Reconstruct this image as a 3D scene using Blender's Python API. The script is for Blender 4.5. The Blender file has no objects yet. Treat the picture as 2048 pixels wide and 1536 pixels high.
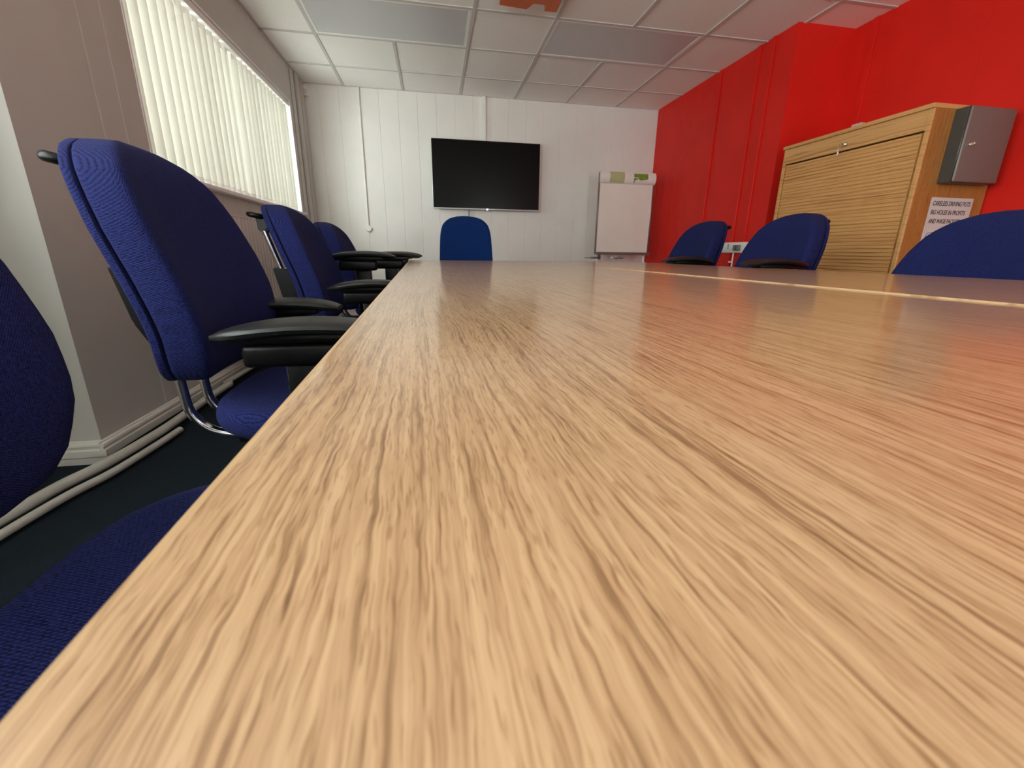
import bpy, bmesh, math, random
from mathutils import Vector, Matrix, noise
PI = math.pi
random.seed(7)
SC = bpy.context.scene
COL = SC.collection

# ------------------------------------------------------------------ camera
CZ = 0.788
cam_d = bpy.data.cameras.new('camera')
cam = bpy.data.objects.new('camera', cam_d)
COL.objects.link(cam)
right = Vector((0.9839788933, -0.1779295760, 0.0112518196))
up = Vector((0.0381191677, 0.2716174059, 0.9616500995))
fwd = Vector((0.1741621845, 0.9458144907, -0.2740483218))
mw = Matrix.Identity(4)
for i in range(3):
    mw[i][0], mw[i][1], mw[i][2] = right[i], up[i], -fwd[i]
mw[2][3] = CZ
cam.matrix_world = mw
cam_d.sensor_fit = 'HORIZONTAL'
cam_d.sensor_width = 36.0
cam_d.lens = 834.9568 / 2048 * 36
cam_d.shift_y = -25.83 / 2048
cam_d.clip_start = 0.005
cam_d.clip_end = 200
cam_d.dof.use_dof = True
cam_d.dof.focus_distance = 0.55
cam_d.dof.aperture_fstop = 22.0
SC.camera = cam

# ------------------------------------------------------------------ world, light, exposure
w = bpy.data.worlds.new('overcast_sky')
SC.world = w
w.use_nodes = True
wn = w.node_tree.nodes
bg = wn['Background']
bg.inputs[0].default_value = (0.90, 0.98, 0.95, 1)
bg.inputs[1].default_value = 3.4
SC.view_settings.view_transform = 'Standard'
SC.view_settings.look = 'None'
SC.view_settings.gamma = 1
SC.view_settings.use_curve_mapping = False
SC.view_settings.exposure = 1.66
SC.cycles.use_denoising = True
SC.cycles.max_bounces = 12
SC.cycles.diffuse_bounces = 8
SC.cycles.glossy_bounces = 4
SC.cycles.transparent_max_bounces = 12
SC.cycles.sample_clamp_indirect = 8


def portal(name, loc, rot, sx, sy):
    l = bpy.data.lights.new(name, 'AREA')
    l.shape = 'RECTANGLE'
    l.size, l.size_y = sx, sy
    l.cycles.is_portal = True
    o = bpy.data.objects.new(name, l)
    o.location = loc
    o.rotation_euler = rot                  # the lamp's -Z looks into the room
    COL.objects.link(o)


UY0, UY1, UZ0, UZ1 = -2.3, 1.2, 0.9, 2.25      # unseen second window, added behind the camera for its light
WX, WX2 = -1.26, -1.46          # window wall, and the wall nearer the camera behind the pier
WY0, WY1, WZ0, WZ1 = 2.38, 4.70, 1.115, 2.115
VX0, VX1, VZ0, VZ1 = 1.1, 2.15, 0.15, 2.15     # unseen glazed doors, added behind the camera for their light
FY = -2.6          # wall behind the camera
portal('window_daylight', (WX - 0.27, (WY0 + WY1) / 2, (WZ0 + WZ1) / 2), (0, -PI / 2, 0), WZ1 - WZ0, WY1 - WY0)
portal('added_rear_daylight', ((VX0 + VX1) / 2, FY - 0.27, (VZ0 + VZ1) / 2), (PI / 2, 0, 0), VX1 - VX0, VZ1 - VZ0)  # guides sky light through the added rear doors

portal('added_side_daylight', (WX2 - 0.27, (UY0 + UY1) / 2, (UZ0 + UZ1) / 2), (0, -PI / 2, 0), UZ1 - UZ0, UY1 - UY0)  # guides sky light through the added side window


# ------------------------------------------------------------------ materials
def mat(name, col=(.8, .8, .8), rough=.5, metal=0., spec=.5, **kw):
    m = bpy.data.materials.new(name)
    m.use_nodes = True
    b = m.node_tree.nodes['Principled BSDF']
    b.inputs['Base Color'].default_value = (*col, 1)
    b.inputs['Roughness'].default_value = rough
    b.inputs['Metallic'].default_value = metal
    b.inputs['Specular IOR Level'].default_value = spec
    for k, v in kw.items():
        b.inputs[k].default_value = v
    return m


def nodes(m):
    return m.node_tree.nodes, m.node_tree.links, m.node_tree.nodes['Principled BSDF']


def add(N, t, **kw):
    n = N.new(t)
    for k, v in kw.items():
        setattr(n, k, v)
    return n


def speckle(m, scale=60., amount=.06, bump=0., bscale=None, coord='Object'):
    """colour and bump variation from noise, about the material's own colour"""
    N, L, b = nodes(m)
    c = tuple(b.inputs['Base Color'].default_value)
    tc = add(N, 'ShaderNodeTexCoord')
    nz = add(N, 'ShaderNodeTexNoise')
    nz.inputs['Scale'].default_value = scale
    nz.inputs['Detail'].default_value = 4
    L.new(tc.outputs[coord], nz.inputs['Vector'])
    rp = add(N, 'ShaderNodeValToRGB')
    rp.color_ramp.elements[0].position = .3
    rp.color_ramp.elements[1].position = .7
    rp.color_ramp.elements[0].color = (*[x * (1 - amount) for x in c[:3]], 1)
    rp.color_ramp.elements[1].color = (*[min(1, x * (1 + amount)) for x in c[:3]], 1)
    L.new(nz.outputs['Fac'], rp.inputs['Fac'])
    L.new(rp.outputs['Color'], b.inputs['Base Color'])
    if bump:
        n2 = nz
        if bscale:
            n2 = add(N, 'ShaderNodeTexNoise')
            n2.inputs['Scale'].default_value = bscale
            n2.inputs['Detail'].default_value = 3
            L.new(tc.outputs[coord], n2.inputs['Vector'])
        bp = add(N, 'ShaderNodeBump')
        bp.inputs['Strength'].default_value = bump
        bp.inputs['Distance'].default_value = .002
        L.new(n2.outputs['Fac'], bp.inputs['Height'])
        L.new(bp.outputs['Normal'], b.inputs['Normal'])
    return m


def fabric(name, dark, light):
    m = mat(name, dark, .95, spec=.15)
    N, L, b = nodes(m)
    tc = add(N, 'ShaderNodeTexCoord')
    hs = []
    for ang in (.62, -.95):
        mp = add(N, 'ShaderNodeMapping')
        mp.inputs['Rotation'].default_value = (ang, .2, .35)
        L.new(tc.outputs['Object'], mp.inputs['Vector'])
        wv = add(N, 'ShaderNodeTexWave', bands_direction='Z')
        wv.inputs['Scale'].default_value = 135
        wv.inputs['Distortion'].default_value = .6
        L.new(mp.outputs['Vector'], wv.inputs['Vector'])
        hs.append(wv.outputs['Fac'])
    mul = add(N, 'ShaderNodeMath', operation='MULTIPLY')
    L.new(hs[0], mul.inputs[0])
    L.new(hs[1], mul.inputs[1])
    nz = add(N, 'ShaderNodeTexNoise')
    nz.inputs['Scale'].default_value = 300
    nz.inputs['Detail'].default_value = 2
    L.new(tc.outputs['Object'], nz.inputs['Vector'])
    s = add(N, 'ShaderNodeMath', operation='ADD')
    L.new(mul.outputs[0], s.inputs[0])
    L.new(nz.outputs['Fac'], s.inputs[1])
    rp = add(N, 'ShaderNodeValToRGB')
    rp.color_ramp.elements[0].position = .35
    rp.color_ramp.elements[1].position = 1.15
    rp.color_ramp.elements[0].color = (*dark, 1)
    rp.color_ramp.elements[1].color = (*light, 1)
    L.new(s.outputs[0], rp.inputs['Fac'])
    L.new(rp.outputs['Color'], b.inputs['Base Color'])
    bp = add(N, 'ShaderNodeBump')
    bp.inputs['Strength'].default_value = .5
    bp.inputs['Distance'].default_value = .0012
    L.new(s.outputs[0], bp.inputs['Height'])
    L.new(bp.outputs['Normal'], b.inputs['Normal'])
    b.inputs['Sheen Weight'].default_value = .03
    b.inputs['Sheen Roughness'].default_value = .45
    b.inputs['Sheen Tint'].default_value = (.4, .42, .6, 1)
    return m


def wood(name, dark, mid, light, across, along, axis=0, rough=.3, bump=.15, spec=.5, wav=.012):
    """streaky oak: grain runs along one object axis; `axis` is the axis the streaks are packed across"""
    m = mat(name, mid, rough, spec=spec)
    N, L, b = nodes(m)
    tc = add(N, 'ShaderNodeTexCoord')
    # slow wandering of the grain
    wn_ = add(N, 'ShaderNodeTexNoise')
    wn_.inputs['Scale'].default_value = 1
    wn_.inputs['Detail'].default_value = 2
    mp0 = add(N, 'ShaderNodeMapping')
    sc = [3.0, 3.0, 3.0]
    sc[axis] = 9.0
    mp0.inputs['Scale'].default_value = sc
    L.new(tc.outputs['Object'], mp0.inputs['Vector'])
    L.new(mp0.outputs['Vector'], wn_.inputs['Vector'])
    cen = add(N, 'ShaderNodeMath', operation='SUBTRACT')
    L.new(wn_.outputs['Fac'], cen.inputs[0])
    cen.inputs[1].default_value = .5
    cmb = add(N, 'ShaderNodeCombineXYZ')
    scl = add(N, 'ShaderNodeMath', operation='MULTIPLY')
    L.new(cen.outputs[0], scl.inputs[0])
    scl.inputs[1].default_value = wav * 2
    wb = add(N, 'ShaderNodeTexNoise')
    wb.inputs['Scale'].default_value = 1
    wb.inputs['Detail'].default_value = 1
    mpw = add(N, 'ShaderNodeMapping')
    sw = [along * 2.2] * 3
    sw[axis] = across * .25
    mpw.inputs['Scale'].default_value = sw
    L.new(tc.outputs['Object'], mpw.inputs['Vector'])
    L.new(mpw.outputs['Vector'], wb.inputs['Vector'])
    wm = add(N, 'ShaderNodeMath', operation='MULTIPLY_ADD')
    L.new(wb.outputs['Fac'], wm.inputs[0])
    wm.inputs[1].default_value = 1.6 / across
    L.new(scl.outputs[0], wm.inputs[2])
    L.new(wm.outputs[0], cmb.inputs[axis])
    av = add(N, 'ShaderNodeVectorMath', operation='ADD')
    L.new(tc.outputs['Object'], av.inputs[0])
    L.new(cmb.outputs['Vector'], av.inputs[1])

    def streak(a, l, det, rg=.55):
        mp = add(N, 'ShaderNodeMapping')
        s3 = [l, l, l]
        s3[axis] = a
        mp.inputs['Scale'].default_value = s3
        L.new(av.outputs['Vector'], mp.inputs['Vector'])
        n = add(N, 'ShaderNodeTexNoise')
        n.inputs['Scale'].default_value = 1
        n.inputs['Detail'].default_value = det
        n.inputs['Roughness'].default_value = rg
        L.new(mp.outputs['Vector'], n.inputs['Vector'])
        return n.outputs['Fac']
    lines = streak(across, along * .32, 1.6)
    dashes = streak(across * 1.25, along * 1.4, 1.6)
    fm = add(N, 'ShaderNodeMath', operation='MULTIPLY_ADD')
    fm2 = add(N, 'ShaderNodeMath', operation='MULTIPLY')
    L.new(lines, fm2.inputs[0])
    fm2.inputs[1].default_value = .6
    L.new(dashes, fm.inputs[0])
    fm.inputs[1].default_value = .4
    L.new(fm2.outputs[0], fm.inputs[2])
    fine = fm.outputs[0]
    broad = streak(across * .18, along * .22, 2)
    pores = streak(across * 1.7, along * 3.2, 1.5)
    r1 = add(N, 'ShaderNodeValToRGB')
    e = r1.color_ramp.elements
    e[0].position, e[1].position = .385, .585
    e[0].color, e[1].color = (*dark, 1), (*light, 1)
    em = e.new(.46)
    em.color = (*mid, 1)
    mx = add(N, 'ShaderNodeMath', operation='MULTIPLY_ADD')
    L.new(broad, mx.inputs[0])
    mx.inputs[1].default_value = .22
    mx2 = add(N, 'ShaderNodeMath', operation='MULTIPLY')
    L.new(fine, mx2.inputs[0])
    mx2.inputs[1].default_value = .78
    L.new(mx2.outputs[0], mx.inputs[2])
    L.new(mx.outputs[0], r1.inputs['Fac'])
    pr = add(N, 'ShaderNodeValToRGB')
    pr.color_ramp.elements[0].position, pr.color_ramp.elements[1].position = .33, .43
    pr.color_ramp.elements[0].color = (.70, .63, .56, 1)
    pr.color_ramp.elements[1].color = (1, 1, 1, 1)
    L.new(pores, pr.inputs['Fac'])
    mm = add(N, 'ShaderNodeMix', data_type='RGBA', blend_type='MULTIPLY')
    mm.inputs[0].default_value = 1
    L.new(r1.outputs['Color'], mm.inputs[6])
    L.new(pr.outputs['Color'], mm.inputs[7])
    L.new(mm.outputs[2], b.inputs['Base Color'])
    if bump:
        bp = add(N, 'ShaderNodeBump')
        bp.inputs['Strength'].default_value = bump
        bp.inputs['Distance'].default_value = .0006
        L.new(mx.outputs[0], bp.inputs['Height'])
        L.new(bp.outputs['Normal'], b.inputs['Normal'])
    return m


M = {}
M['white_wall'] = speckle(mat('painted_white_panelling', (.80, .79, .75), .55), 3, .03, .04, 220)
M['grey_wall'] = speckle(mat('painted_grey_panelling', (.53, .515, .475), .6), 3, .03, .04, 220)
M['red_wall'] = speckle(mat('red_wall_paint', (.70, .019, .012), .42, spec=.2), 4, .05, .05, 260)
M['ceiling'] = speckle(mat('ceiling_tile', (.90, .875, .83), .9), 180, .06, .25, 400)
M['tee'] = mat('ceiling_grid_metal', (.60, .575, .54), .6)
M['carpet'] = speckle(mat('dark_carpet', (.012, .018, .024), 1, spec=.1), 420, .7, .8, 900)
M['skirting'] = speckle(mat('skirting_gloss', (.70, .68, .62), .35), 5, .03)
M['upvc'] = mat('white_frame', (.82, .82, .8), .3)
M['slot'] = mat('dark_gap', (.02, .015, .01), .9)
M['pipe'] = speckle(mat('pipe_paint', (.50, .48, .43), .4), 30, .06)
M['fabric'] = fabric('blue_weave', (.0026, .0036, .021), (.019, .026, .135))
M['fabric_teal'] = fabric('royal_blue_weave', (.002, .012, .065), (.006, .034, .17))
M['plastic'] = speckle(mat('black_plastic', (.0035, .0035, .0035), .34, spec=.22), 300, .2, .12, 700)
M['pad'] = speckle(mat('armrest_rubber', (.009, .009, .009), .40, spec=.38), 300, .15, .2, 900)
M['chrome'] = mat('chrome', (.62, .62, .62), .12, 1)
M['steel'] = mat('grey_steel', (.25, .25, .25), .35, .9)
M['screen'] = mat('tv_glass', (.004, .004, .004), .25, spec=.12)
M['bezel'] = mat('tv_silver_bezel', (.75, .75, .74), .3, .3)
M['black'] = mat('black_gloss', (.01, .01, .01), .3)
M['white'] = mat('white_plastic', (.86, .85, .82), .4)
M['table'] = wood('oak_laminate', (.255, .135, .06), (.42, .245, .122), (.54, .345, .187), 760, 32, 0, .38, .28)
M['table'].node_tree.nodes['Principled BSDF'].inputs['Coat Weight'].default_value = .8
M['table'].node_tree.nodes['Principled BSDF'].inputs['Coat Roughness'].default_value = .13
M['table'].node_tree.nodes['Principled BSDF'].inputs['Coat IOR'].default_value = 1.4
M['edge'] = wood('oak_edge_band', (.42, .26, .125), (.50, .32, .165), (.56, .37, .2), 300, 10, 0, .4, 0)
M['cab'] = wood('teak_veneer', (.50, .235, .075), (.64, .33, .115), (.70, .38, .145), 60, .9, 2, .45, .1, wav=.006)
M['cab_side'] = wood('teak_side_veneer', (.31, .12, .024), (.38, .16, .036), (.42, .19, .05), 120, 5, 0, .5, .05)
M['tambour'] = wood('tambour_veneer', (.52, .25, .08), (.66, .34, .12), (.72, .39, .145), 90, .9, 2, .45, .1, wav=.006)
M['keybox'] = speckle(mat('keybox_grey_paint', (.19, .165, .15), .42, .2), 400, .1)
M['keybox_dark'] = mat('keybox_body_paint', (.09, .09, .085), .35, .4)
M['brass'] = mat('nickel_key', (.75, .68, .55), .2, 1)
M['paper'] = speckle(mat('paper', (.62, .58, .56), .8), 8, .03)
M['ink'] = mat('ink', (.05, .04, .04), .8)
M['board'] = speckle(mat('whiteboard', (.88, .84, .77), .35), 4, .03)
M['pad_paper'] = mat('flipchart_paper', (.86, .83, .79), .7)
M['pale_green'] = mat('pale_green_print', (.50, .53, .27), .7)
M['green'] = mat('green_print', (.20, .30, .03), .7)
M['orange'] = speckle(mat('orange_plastic', (.60, .125, .03), .45), 40, .08)
M['diffuser'] = speckle(mat('light_diffuser', (.60, .60, .61), .35), 500, .05)
M['radiator'] = mat('radiator_enamel', (.62, .61, .57), .4)


def glass_mat():
    m = bpy.data.materials.new('window_glass')
    m.use_nodes = True
    N, L = m.node_tree.nodes, m.node_tree.links
    N.remove(N['Principled BSDF'])
    t = add(N, 'ShaderNodeBsdfTransparent')
    g = add(N, 'ShaderNodeBsdfGlossy')
    g.inputs['Roughness'].default_value = .02
    mx = add(N, 'ShaderNodeMixShader')
    mx.inputs[0].default_value = .07
    L.new(t.outputs[0], mx.inputs[1])
    L.new(g.outputs[0], mx.inputs[2])
    L.new(mx.outputs[0], N['Material Output'].inputs['Surface'])
    return m


def slat_mat():
    m = bpy.data.materials.new('blind_fabric')
    m.use_nodes = True
    N, L = m.node_tree.nodes, m.node_tree.links
    N.remove(N['Principled BSDF'])
    d = add(N, 'ShaderNodeBsdfDiffuse')
    d.inputs[0].default_value = (.76, .75, .70, 1)
    t = add(N, 'ShaderNodeBsdfTranslucent')
    t.inputs[0].default_value = (.87, .87, .81, 1)
    mx = add(N, 'ShaderNodeMixShader')
    mx.inputs[0].default_value = .28
    L.new(d.outputs[0], mx.inputs[1])
    L.new(t.outputs[0], mx.inputs[2])
    L.new(mx.outputs[0], N['Material Output'].inputs['Surface'])
    return m


M['glass'] = glass_mat()
M['slat'] = slat_mat()


# ------------------------------------------------------------------ mesh helpers
def bm_new():
    return bmesh.new()


def box(bm, x0, x1, y0, y1, z0, z1, bev=0., seg=2, mi=0):
    r = bmesh.ops.create_cube(bm, size=1)
    vs = r['verts']
    sx, sy, sz = x1 - x0, y1 - y0, z1 - z0
    for v in vs:
        v.co = Vector(((v.co.x + .5) * sx + x0, (v.co.y + .5) * sy + y0, (v.co.z + .5) * sz + z0))
    fs = {f for v in vs for f in v.link_faces}
    for f in fs:
        f.material_index = mi
    if bev:
        es = list({e for v in vs for e in v.link_edges})
        g = bmesh.ops.bevel(bm, geom=es, offset=bev, segments=seg, affect='EDGES', profile=.5)
        for f in g['faces']:
            f.material_index = mi
    return vs


def rings(bm, rs, cap0=True, cap1=True, closed=True, mi=0):
    """loft a list of rings (lists of points)"""
    vr = [[bm.verts.new(p) for p in r] for r in rs]
    n = len(rs[0])
    for a, b in zip(vr, vr[1:]):
        for i in range(n if closed else n - 1):
            j = (i + 1) % n
            f = bm.faces.new((a[i], a[j], b[j], b[i]))
            f.material_index = mi
    if cap0:
        bm.faces.new(vr[0][::-1]).material_index = mi
    if cap1:
        bm.faces.new(vr[-1]).material_index = mi
    return vr


def tube(bm, pts, r, n=10, mi=0):
    pts = [Vector(p) for p in pts]
    rs = []
    ref = None
    for i, p in enumerate(pts):
        d = (pts[min(i + 1, len(pts) - 1)] - pts[max(i - 1, 0)]).normalized()
        if ref is None:
            ref = d.orthogonal().normalized()
        else:
            ref = (ref - d * ref.dot(d)).normalized()
        b = d.cross(ref)
        rr = r[i] if isinstance(r, (list, tuple)) else r
        rs.append([p + (ref * math.cos(2 * PI * k / n) + b * math.sin(2 * PI * k / n)) * rr for k in range(n)])
    rings(bm, rs, mi=mi)


def smooth_path(pts, k=6):
    """Catmull-Rom through the points"""
    P = [Vector(p) for p in pts]
    P = [P[0] * 2 - P[1]] + P + [P[-1] * 2 - P[-2]]
    out = []
    for i in range(1, len(P) - 2):
        a, b, c, d = P[i - 1:i + 3]
        for s in range(k):
            t = s / k
            out.append(.5 * ((2 * b) + (c - a) * t + (2 * a - 5 * b + 4 * c - d) * t * t + (3 * b - a - 3 * c + d) * t ** 3))
    out.append(P[-2])
    return out


def lathe(bm, prof, c=(0, 0, 0), n=20, axis='Z', mi=0):
    rs = []
    for r, h in prof:
        ring = []
        for k in range(n):
            a = 2 * PI * k / n
            u, v = r * math.cos(a), r * math.sin(a)
            p = {'Z': (u, v, h), 'X': (h, u, v), 'Y': (v, h, u)}[axis]
            ring.append(Vector(p) + Vector(c))
        rs.append(ring)
    rings(bm, rs, mi=mi)


def prism(bm, outline, a, b, axis='Y', mi=0):
    """extrude a 2-D outline from a to b along an axis"""
    def P(q, t):
        return {'X': (t, q[0], q[1]), 'Y': (q[0], t, q[1]), 'Z': (q[0], q[1], t)}[axis]
    rings(bm, [[P(q, a) for q in outline], [P(q, b) for q in outline]], mi=mi)


def obj(name, bm, mats, parent=None, sharp=38, loc=None):
    bmesh.ops.recalc_face_normals(bm, faces=bm.faces)
    me = bpy.data.meshes.new(name)
    bm.to_mesh(me)
    bm.free()
    for mm in (mats if isinstance(mats, (list, tuple)) else [mats]):
        me.materials.append(mm)
    for p in me.polygons:
        p.use_smooth = True
    me.set_sharp_from_angle(angle=math.radians(sharp))
    o = bpy.data.objects.new(name, me)
    COL.objects.link(o)
    if loc:
        o.location = loc
    if parent:
        o.parent = parent
    return o


def tag(o, label, cat, group=None):
    o['label'] = label
    o['category'] = cat
    if group:
        o['group'] = group
    return o


def thing(name, label, cat, loc=(0, 0, 0), rz=0., group=None):
    o = bpy.data.objects.new(name, None)
    o.empty_display_size = .1
    COL.objects.link(o)
    o.location = loc
    o.rotation_euler = (0, 0, rz)
    return tag(o, label, cat, group)


def struct(name, bm, m, parent=None, sharp=38):
    o = obj(name, bm, m, parent, sharp)
    if not parent:
        o['kind'] = 'structure'
    return o


def dup(root, loc, rz, label, group=None):
    r = root.copy()
    COL.objects.link(r)
    r.location = loc
    r.rotation_euler = (0, 0, rz)
    r['label'] = label
    if group:
        r['group'] = group
    for ch in list(root.children):
        c = ch.copy()
        COL.objects.link(c)
        c.parent = r
        for g in list(ch.children):
            d = g.copy()
            COL.objects.link(d)
            d.parent = c
    return r


def lettering(name, body, size, loc, rot, m, parent, shear=0., space=1., width=None):
    c = bpy.data.curves.new(name, 'FONT')
    c.body = body
    c.size = size
    c.shear = shear
    c.space_character = space
    c.extrude = .0004
    c.offset = size * .018
    t = bpy.data.objects.new(name + '_curve', c)
    COL.objects.link(t)
    dg = bpy.context.evaluated_depsgraph_get()
    me = bpy.data.meshes.new_from_object(t.evaluated_get(dg))
    bpy.data.objects.remove(t)
    me.materials.clear()
    me.materials.append(m)
    if width:
        xs = [v.co.x for v in me.vertices]
        k = width / (max(xs) - min(xs))
        for v in me.vertices:
            v.co.x = (v.co.x - min(xs)) * k
    o = bpy.data.objects.new(name, me)
    COL.objects.link(o)
    o.parent = parent
    o.location = loc
    o.rotation_euler = rot
    return o


# ------------------------------------------------------------------ room shell
BY = 5.21          # back wall
RX, RX2, RY = 2.69, 3.18, 3.20   # red wall: projecting part, recessed part, where it steps
CH = 2.429         # ceiling

bm = bm_new()
box(bm, WX2 - .3, RX2 + .2, FY - .2, BY + .2, -.1, 0)
struct('floor', bm, M['carpet'])

TX0, TY0, T = -.8546, 3.5073, .6
bm = bm_new()
box(bm, WX2 - .3, RX2 + .2, FY - .2, BY + .2, CH, CH + .1)
struct('ceiling', bm, M['ceiling'])

# exposed grid of the tile ceiling (a tee is left out where a two-tile light panel spans it)
PANELS = [(0, 2, 0), (3, 5, 0), (0, 2, -4), (3, 5, -4)]    # first column line, last, row
bm = bm_new()
gz = CH - .006
ylines = [k for k in range(-11, 3)]
xlines = [k for k in range(-1, 7)]
for k in ylines:
    y = TY0 + T * k
    if not FY < y < BY - .02:
        continue
    x1 = RX2 if y < RY else RX
    box(bm, WX, x1, y - .012, y + .012, gz, CH + .01)
for k in xlines:
    x = TX0 + T * k
    if not WX + .02 < x < RX2 - .02:
        continue
    ys = [FY] + [TY0 + T * j for j in ylines] + [BY]
    for a, b in zip(ys, ys[1:]):
        if a < FY - 1e-6 or (x > RX and b > RY):
            if not (x > RX and a < RY):
                continue
            b = min(b, RY)
        j = round((a - TY0) / T)
        if a > FY and any(c0 < k < c1 and row == j for c0, c1, row in PANELS):
            continue
        box(bm, x - .012, x + .012, a, b, gz - .001, CH + .01)
# wall angle round the perimeter
box(bm, WX, RX, BY - .018, BY, gz, CH)
box(bm, WX, WX + .018, 1.7, BY, gz, CH)
struct('trim_1', bm, M['tee'])


def grooved(bm, axis, wall, inward, a0, a1, z0, z1, step, first, wd=.008, dp=.0045, mi=0, thick=.2, skip=None):
    """a wall sheet of boards with narrow sunk grooves between them. axis 'X': runs along x at y = wall"""
    cuts = []
    a = first
    while a < a1 - .01:
        if a > a0 + .01:
            cuts.append(a)
        a += step
    prof = [(a0, 0)]
    for c in cuts:
        prof += [(c - wd / 2, 0), (c - wd / 4, dp), (c + wd / 4, dp), (c + wd / 2, 0)]
    prof += [(a1, 0), (a1, thick), (a0, thick)]
    if axis == 'X':
        out = [(a, wall - inward * d) for a, d in prof]
    else:
        out = [(wall - inward * d, a) for a, d in prof]
    prism(bm, out, z0, z1, 'Z', mi)


# back wall, white boards
bm = bm_new()
grooved(bm, 'X', BY, -1, WX2 - .3, RX2 + .2, 0, CH, .2, -1.11)
struct('wall_back', bm, M['white_wall'], sharp=20)

# window wall, with its opening; the pier; the wall nearer the camera with the added second window
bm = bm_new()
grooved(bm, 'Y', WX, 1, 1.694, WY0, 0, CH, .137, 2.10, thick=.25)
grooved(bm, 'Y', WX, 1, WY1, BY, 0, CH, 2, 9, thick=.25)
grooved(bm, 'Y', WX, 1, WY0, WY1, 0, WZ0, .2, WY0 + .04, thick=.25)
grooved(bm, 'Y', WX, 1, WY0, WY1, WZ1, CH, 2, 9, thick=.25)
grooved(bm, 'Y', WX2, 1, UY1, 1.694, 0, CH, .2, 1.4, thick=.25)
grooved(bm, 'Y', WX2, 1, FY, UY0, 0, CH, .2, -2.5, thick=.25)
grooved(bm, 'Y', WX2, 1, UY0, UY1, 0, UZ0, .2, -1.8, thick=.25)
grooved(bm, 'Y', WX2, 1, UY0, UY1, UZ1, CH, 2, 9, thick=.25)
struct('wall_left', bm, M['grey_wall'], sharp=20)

# red wall: a projecting length, its return, and the recessed length where the cabinet stands
bm = bm_new()
grooved(bm, 'Y', RX, -1, RY, BY, 0, CH, .2, 4.28, thick=.6, wd=.006, dp=.003)
grooved(bm, 'Y', RX2, -1, FY, RY, 0, CH, .6, 1.72, thick=.2, wd=.006, dp=.003)
struct('wall_right', bm, M['red_wall'], sharp=20)

bm = bm_new()
grooved(bm, 'X', FY, 1, WX2 - .3, VX0, 0, CH, .2, -1.2, thick=.25)
grooved(bm, 'X', FY, 1, VX1, RX2 + .2, 0, CH, .2, 2.3, thick=.25)
grooved(bm, 'X', FY, 1, VX0, VX1, 0, VZ0, .2, 1.4, thick=.25)
grooved(bm, 'X', FY, 1, VX0, VX1, VZ1, CH, 2, 9, thick=.25)
struct('wall_front', bm, M['white_wall'], sharp=20)

# cover strips on the red wall
for i, (x, y, wd) in enumerate(((RX, 4.06, .034), (RX, 3.576, .034), (RX, 3.42, .034), (RX2, 3.03, .04))):
    bm = bm_new()
    box(bm, x - .014, x, y - wd / 2, y + wd / 2, 0, CH - .001, .003, 1)
    struct('trim_%d' % (i + 2), bm, M['red_wall'])

# boxed corner of the window wall
bm = bm_new()
box(bm, WX, WX + .012, 4.79, 4.88, 0, CH - .006, .004, 1)
box(bm, WX, WX + .03, 4.915, 5.0, 0, CH - .006, .012, 3)
box(bm, WX, WX + .022, 5.06, 5.2, 0, CH - .006, .006, 2)
struct('trim_6', bm, M['grey_wall'])

# skirting: moulded profile along the window wall, round the pier, plain elsewhere
SKP = [(0, 0), (.018, 0), (.018, .028), (.013, .032), (.013, .041), (.018, .045), (.016, .053), (.007, .056), (.007, .060), (0, .063)]
bm = bm_new()
prism(bm, [(WX + d, z + .026) for d, z in SKP], 1.694 - .0175, BY, 'Y')
r0 = [(WX2, 1.694 - d, z + .010) for d, z in SKP]
r1 = [(WX + d, 1.694 - d, z + .026) for d, z in SKP]
rings(bm, [[(x, y, z + .016) for x, y, z in r0], r1])
prism(bm, [(WX2 + d, z + .02) for d, z in SKP], FY, 1.694, 'Y')
box(bm, WX2, WX + .014, 1.676, 1.694, 0, .028)
struct('baseboard_left', bm, M['skirting'], sharp=25)
bm = bm_new()
box(bm, WX + .002, WX + .008, 1.70, BY, .001, .0255)
struct('trim_7', bm, M['slot'])
bm = bm_new()
prism(bm, [(BY - d, z) for d, z in SKP], WX, RX, 'X')
struct('baseboard_back', bm, M['skirting'], sharp=25)
bm = bm_new()
prism(bm, [(RX - d, z) for d, z in SKP], RY, BY, 'Y')
prism(bm, [(RX2 - d, z) for d, z in SKP], FY, RY, 'Y')
struct('baseboard_right', bm, M['red_wall'], sharp=25)


# windows
def window(name, xw, y0, y1, z0, z1, nm):
    bm = bm_new()
    fx0, fx1 = xw - .235, xw - .175
    b = .055
    box(bm, fx0, fx1, y0, y1, z1 - b, z1, .004, 1)
    box(bm, fx0, fx1, y0, y1, z0, z0 + b, .004, 1)
    ys = [y0 + b / 2 + (y1 - y0 - b) * k / nm for k in range(nm + 1)]
    for y in ys:
        box(bm, fx0, fx1, y - b / 2, y + b / 2, z0 + b, z1 - b, .004, 1)
    o = struct(name, bm, M['upvc'])
    for a, c in zip(ys, ys[1:]):
        bm = bm_new()
        box(bm, xw - .208, xw - .202, a + b / 2, c - b / 2, z0 + b, z1 - b)
        obj('pane', bm, M['glass'], o)
    bm = bm_new()
    box(bm, xw - .17, xw + .045, y0 - .0, y1 + .0, z0 - .004, z0 + .022, .006, 2)
    obj('window_sill', bm, M['upvc'], o)
    bm = bm_new()      # white lining of the reveal
    box(bm, xw - .17, xw + .004, y1 - .012, y1, z0 + .022, z1, .002, 1)
    box(bm, xw - .17, xw + .004, y0, y0 + .012, z0 + .022, z1, .002, 1)
    box(bm, xw - .17, xw + .004, y0 + .012, y1 - .012, z1 - .012, z1, .002, 1)
    obj('reveal_lining', bm, M['upvc'], o)
    return o


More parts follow.
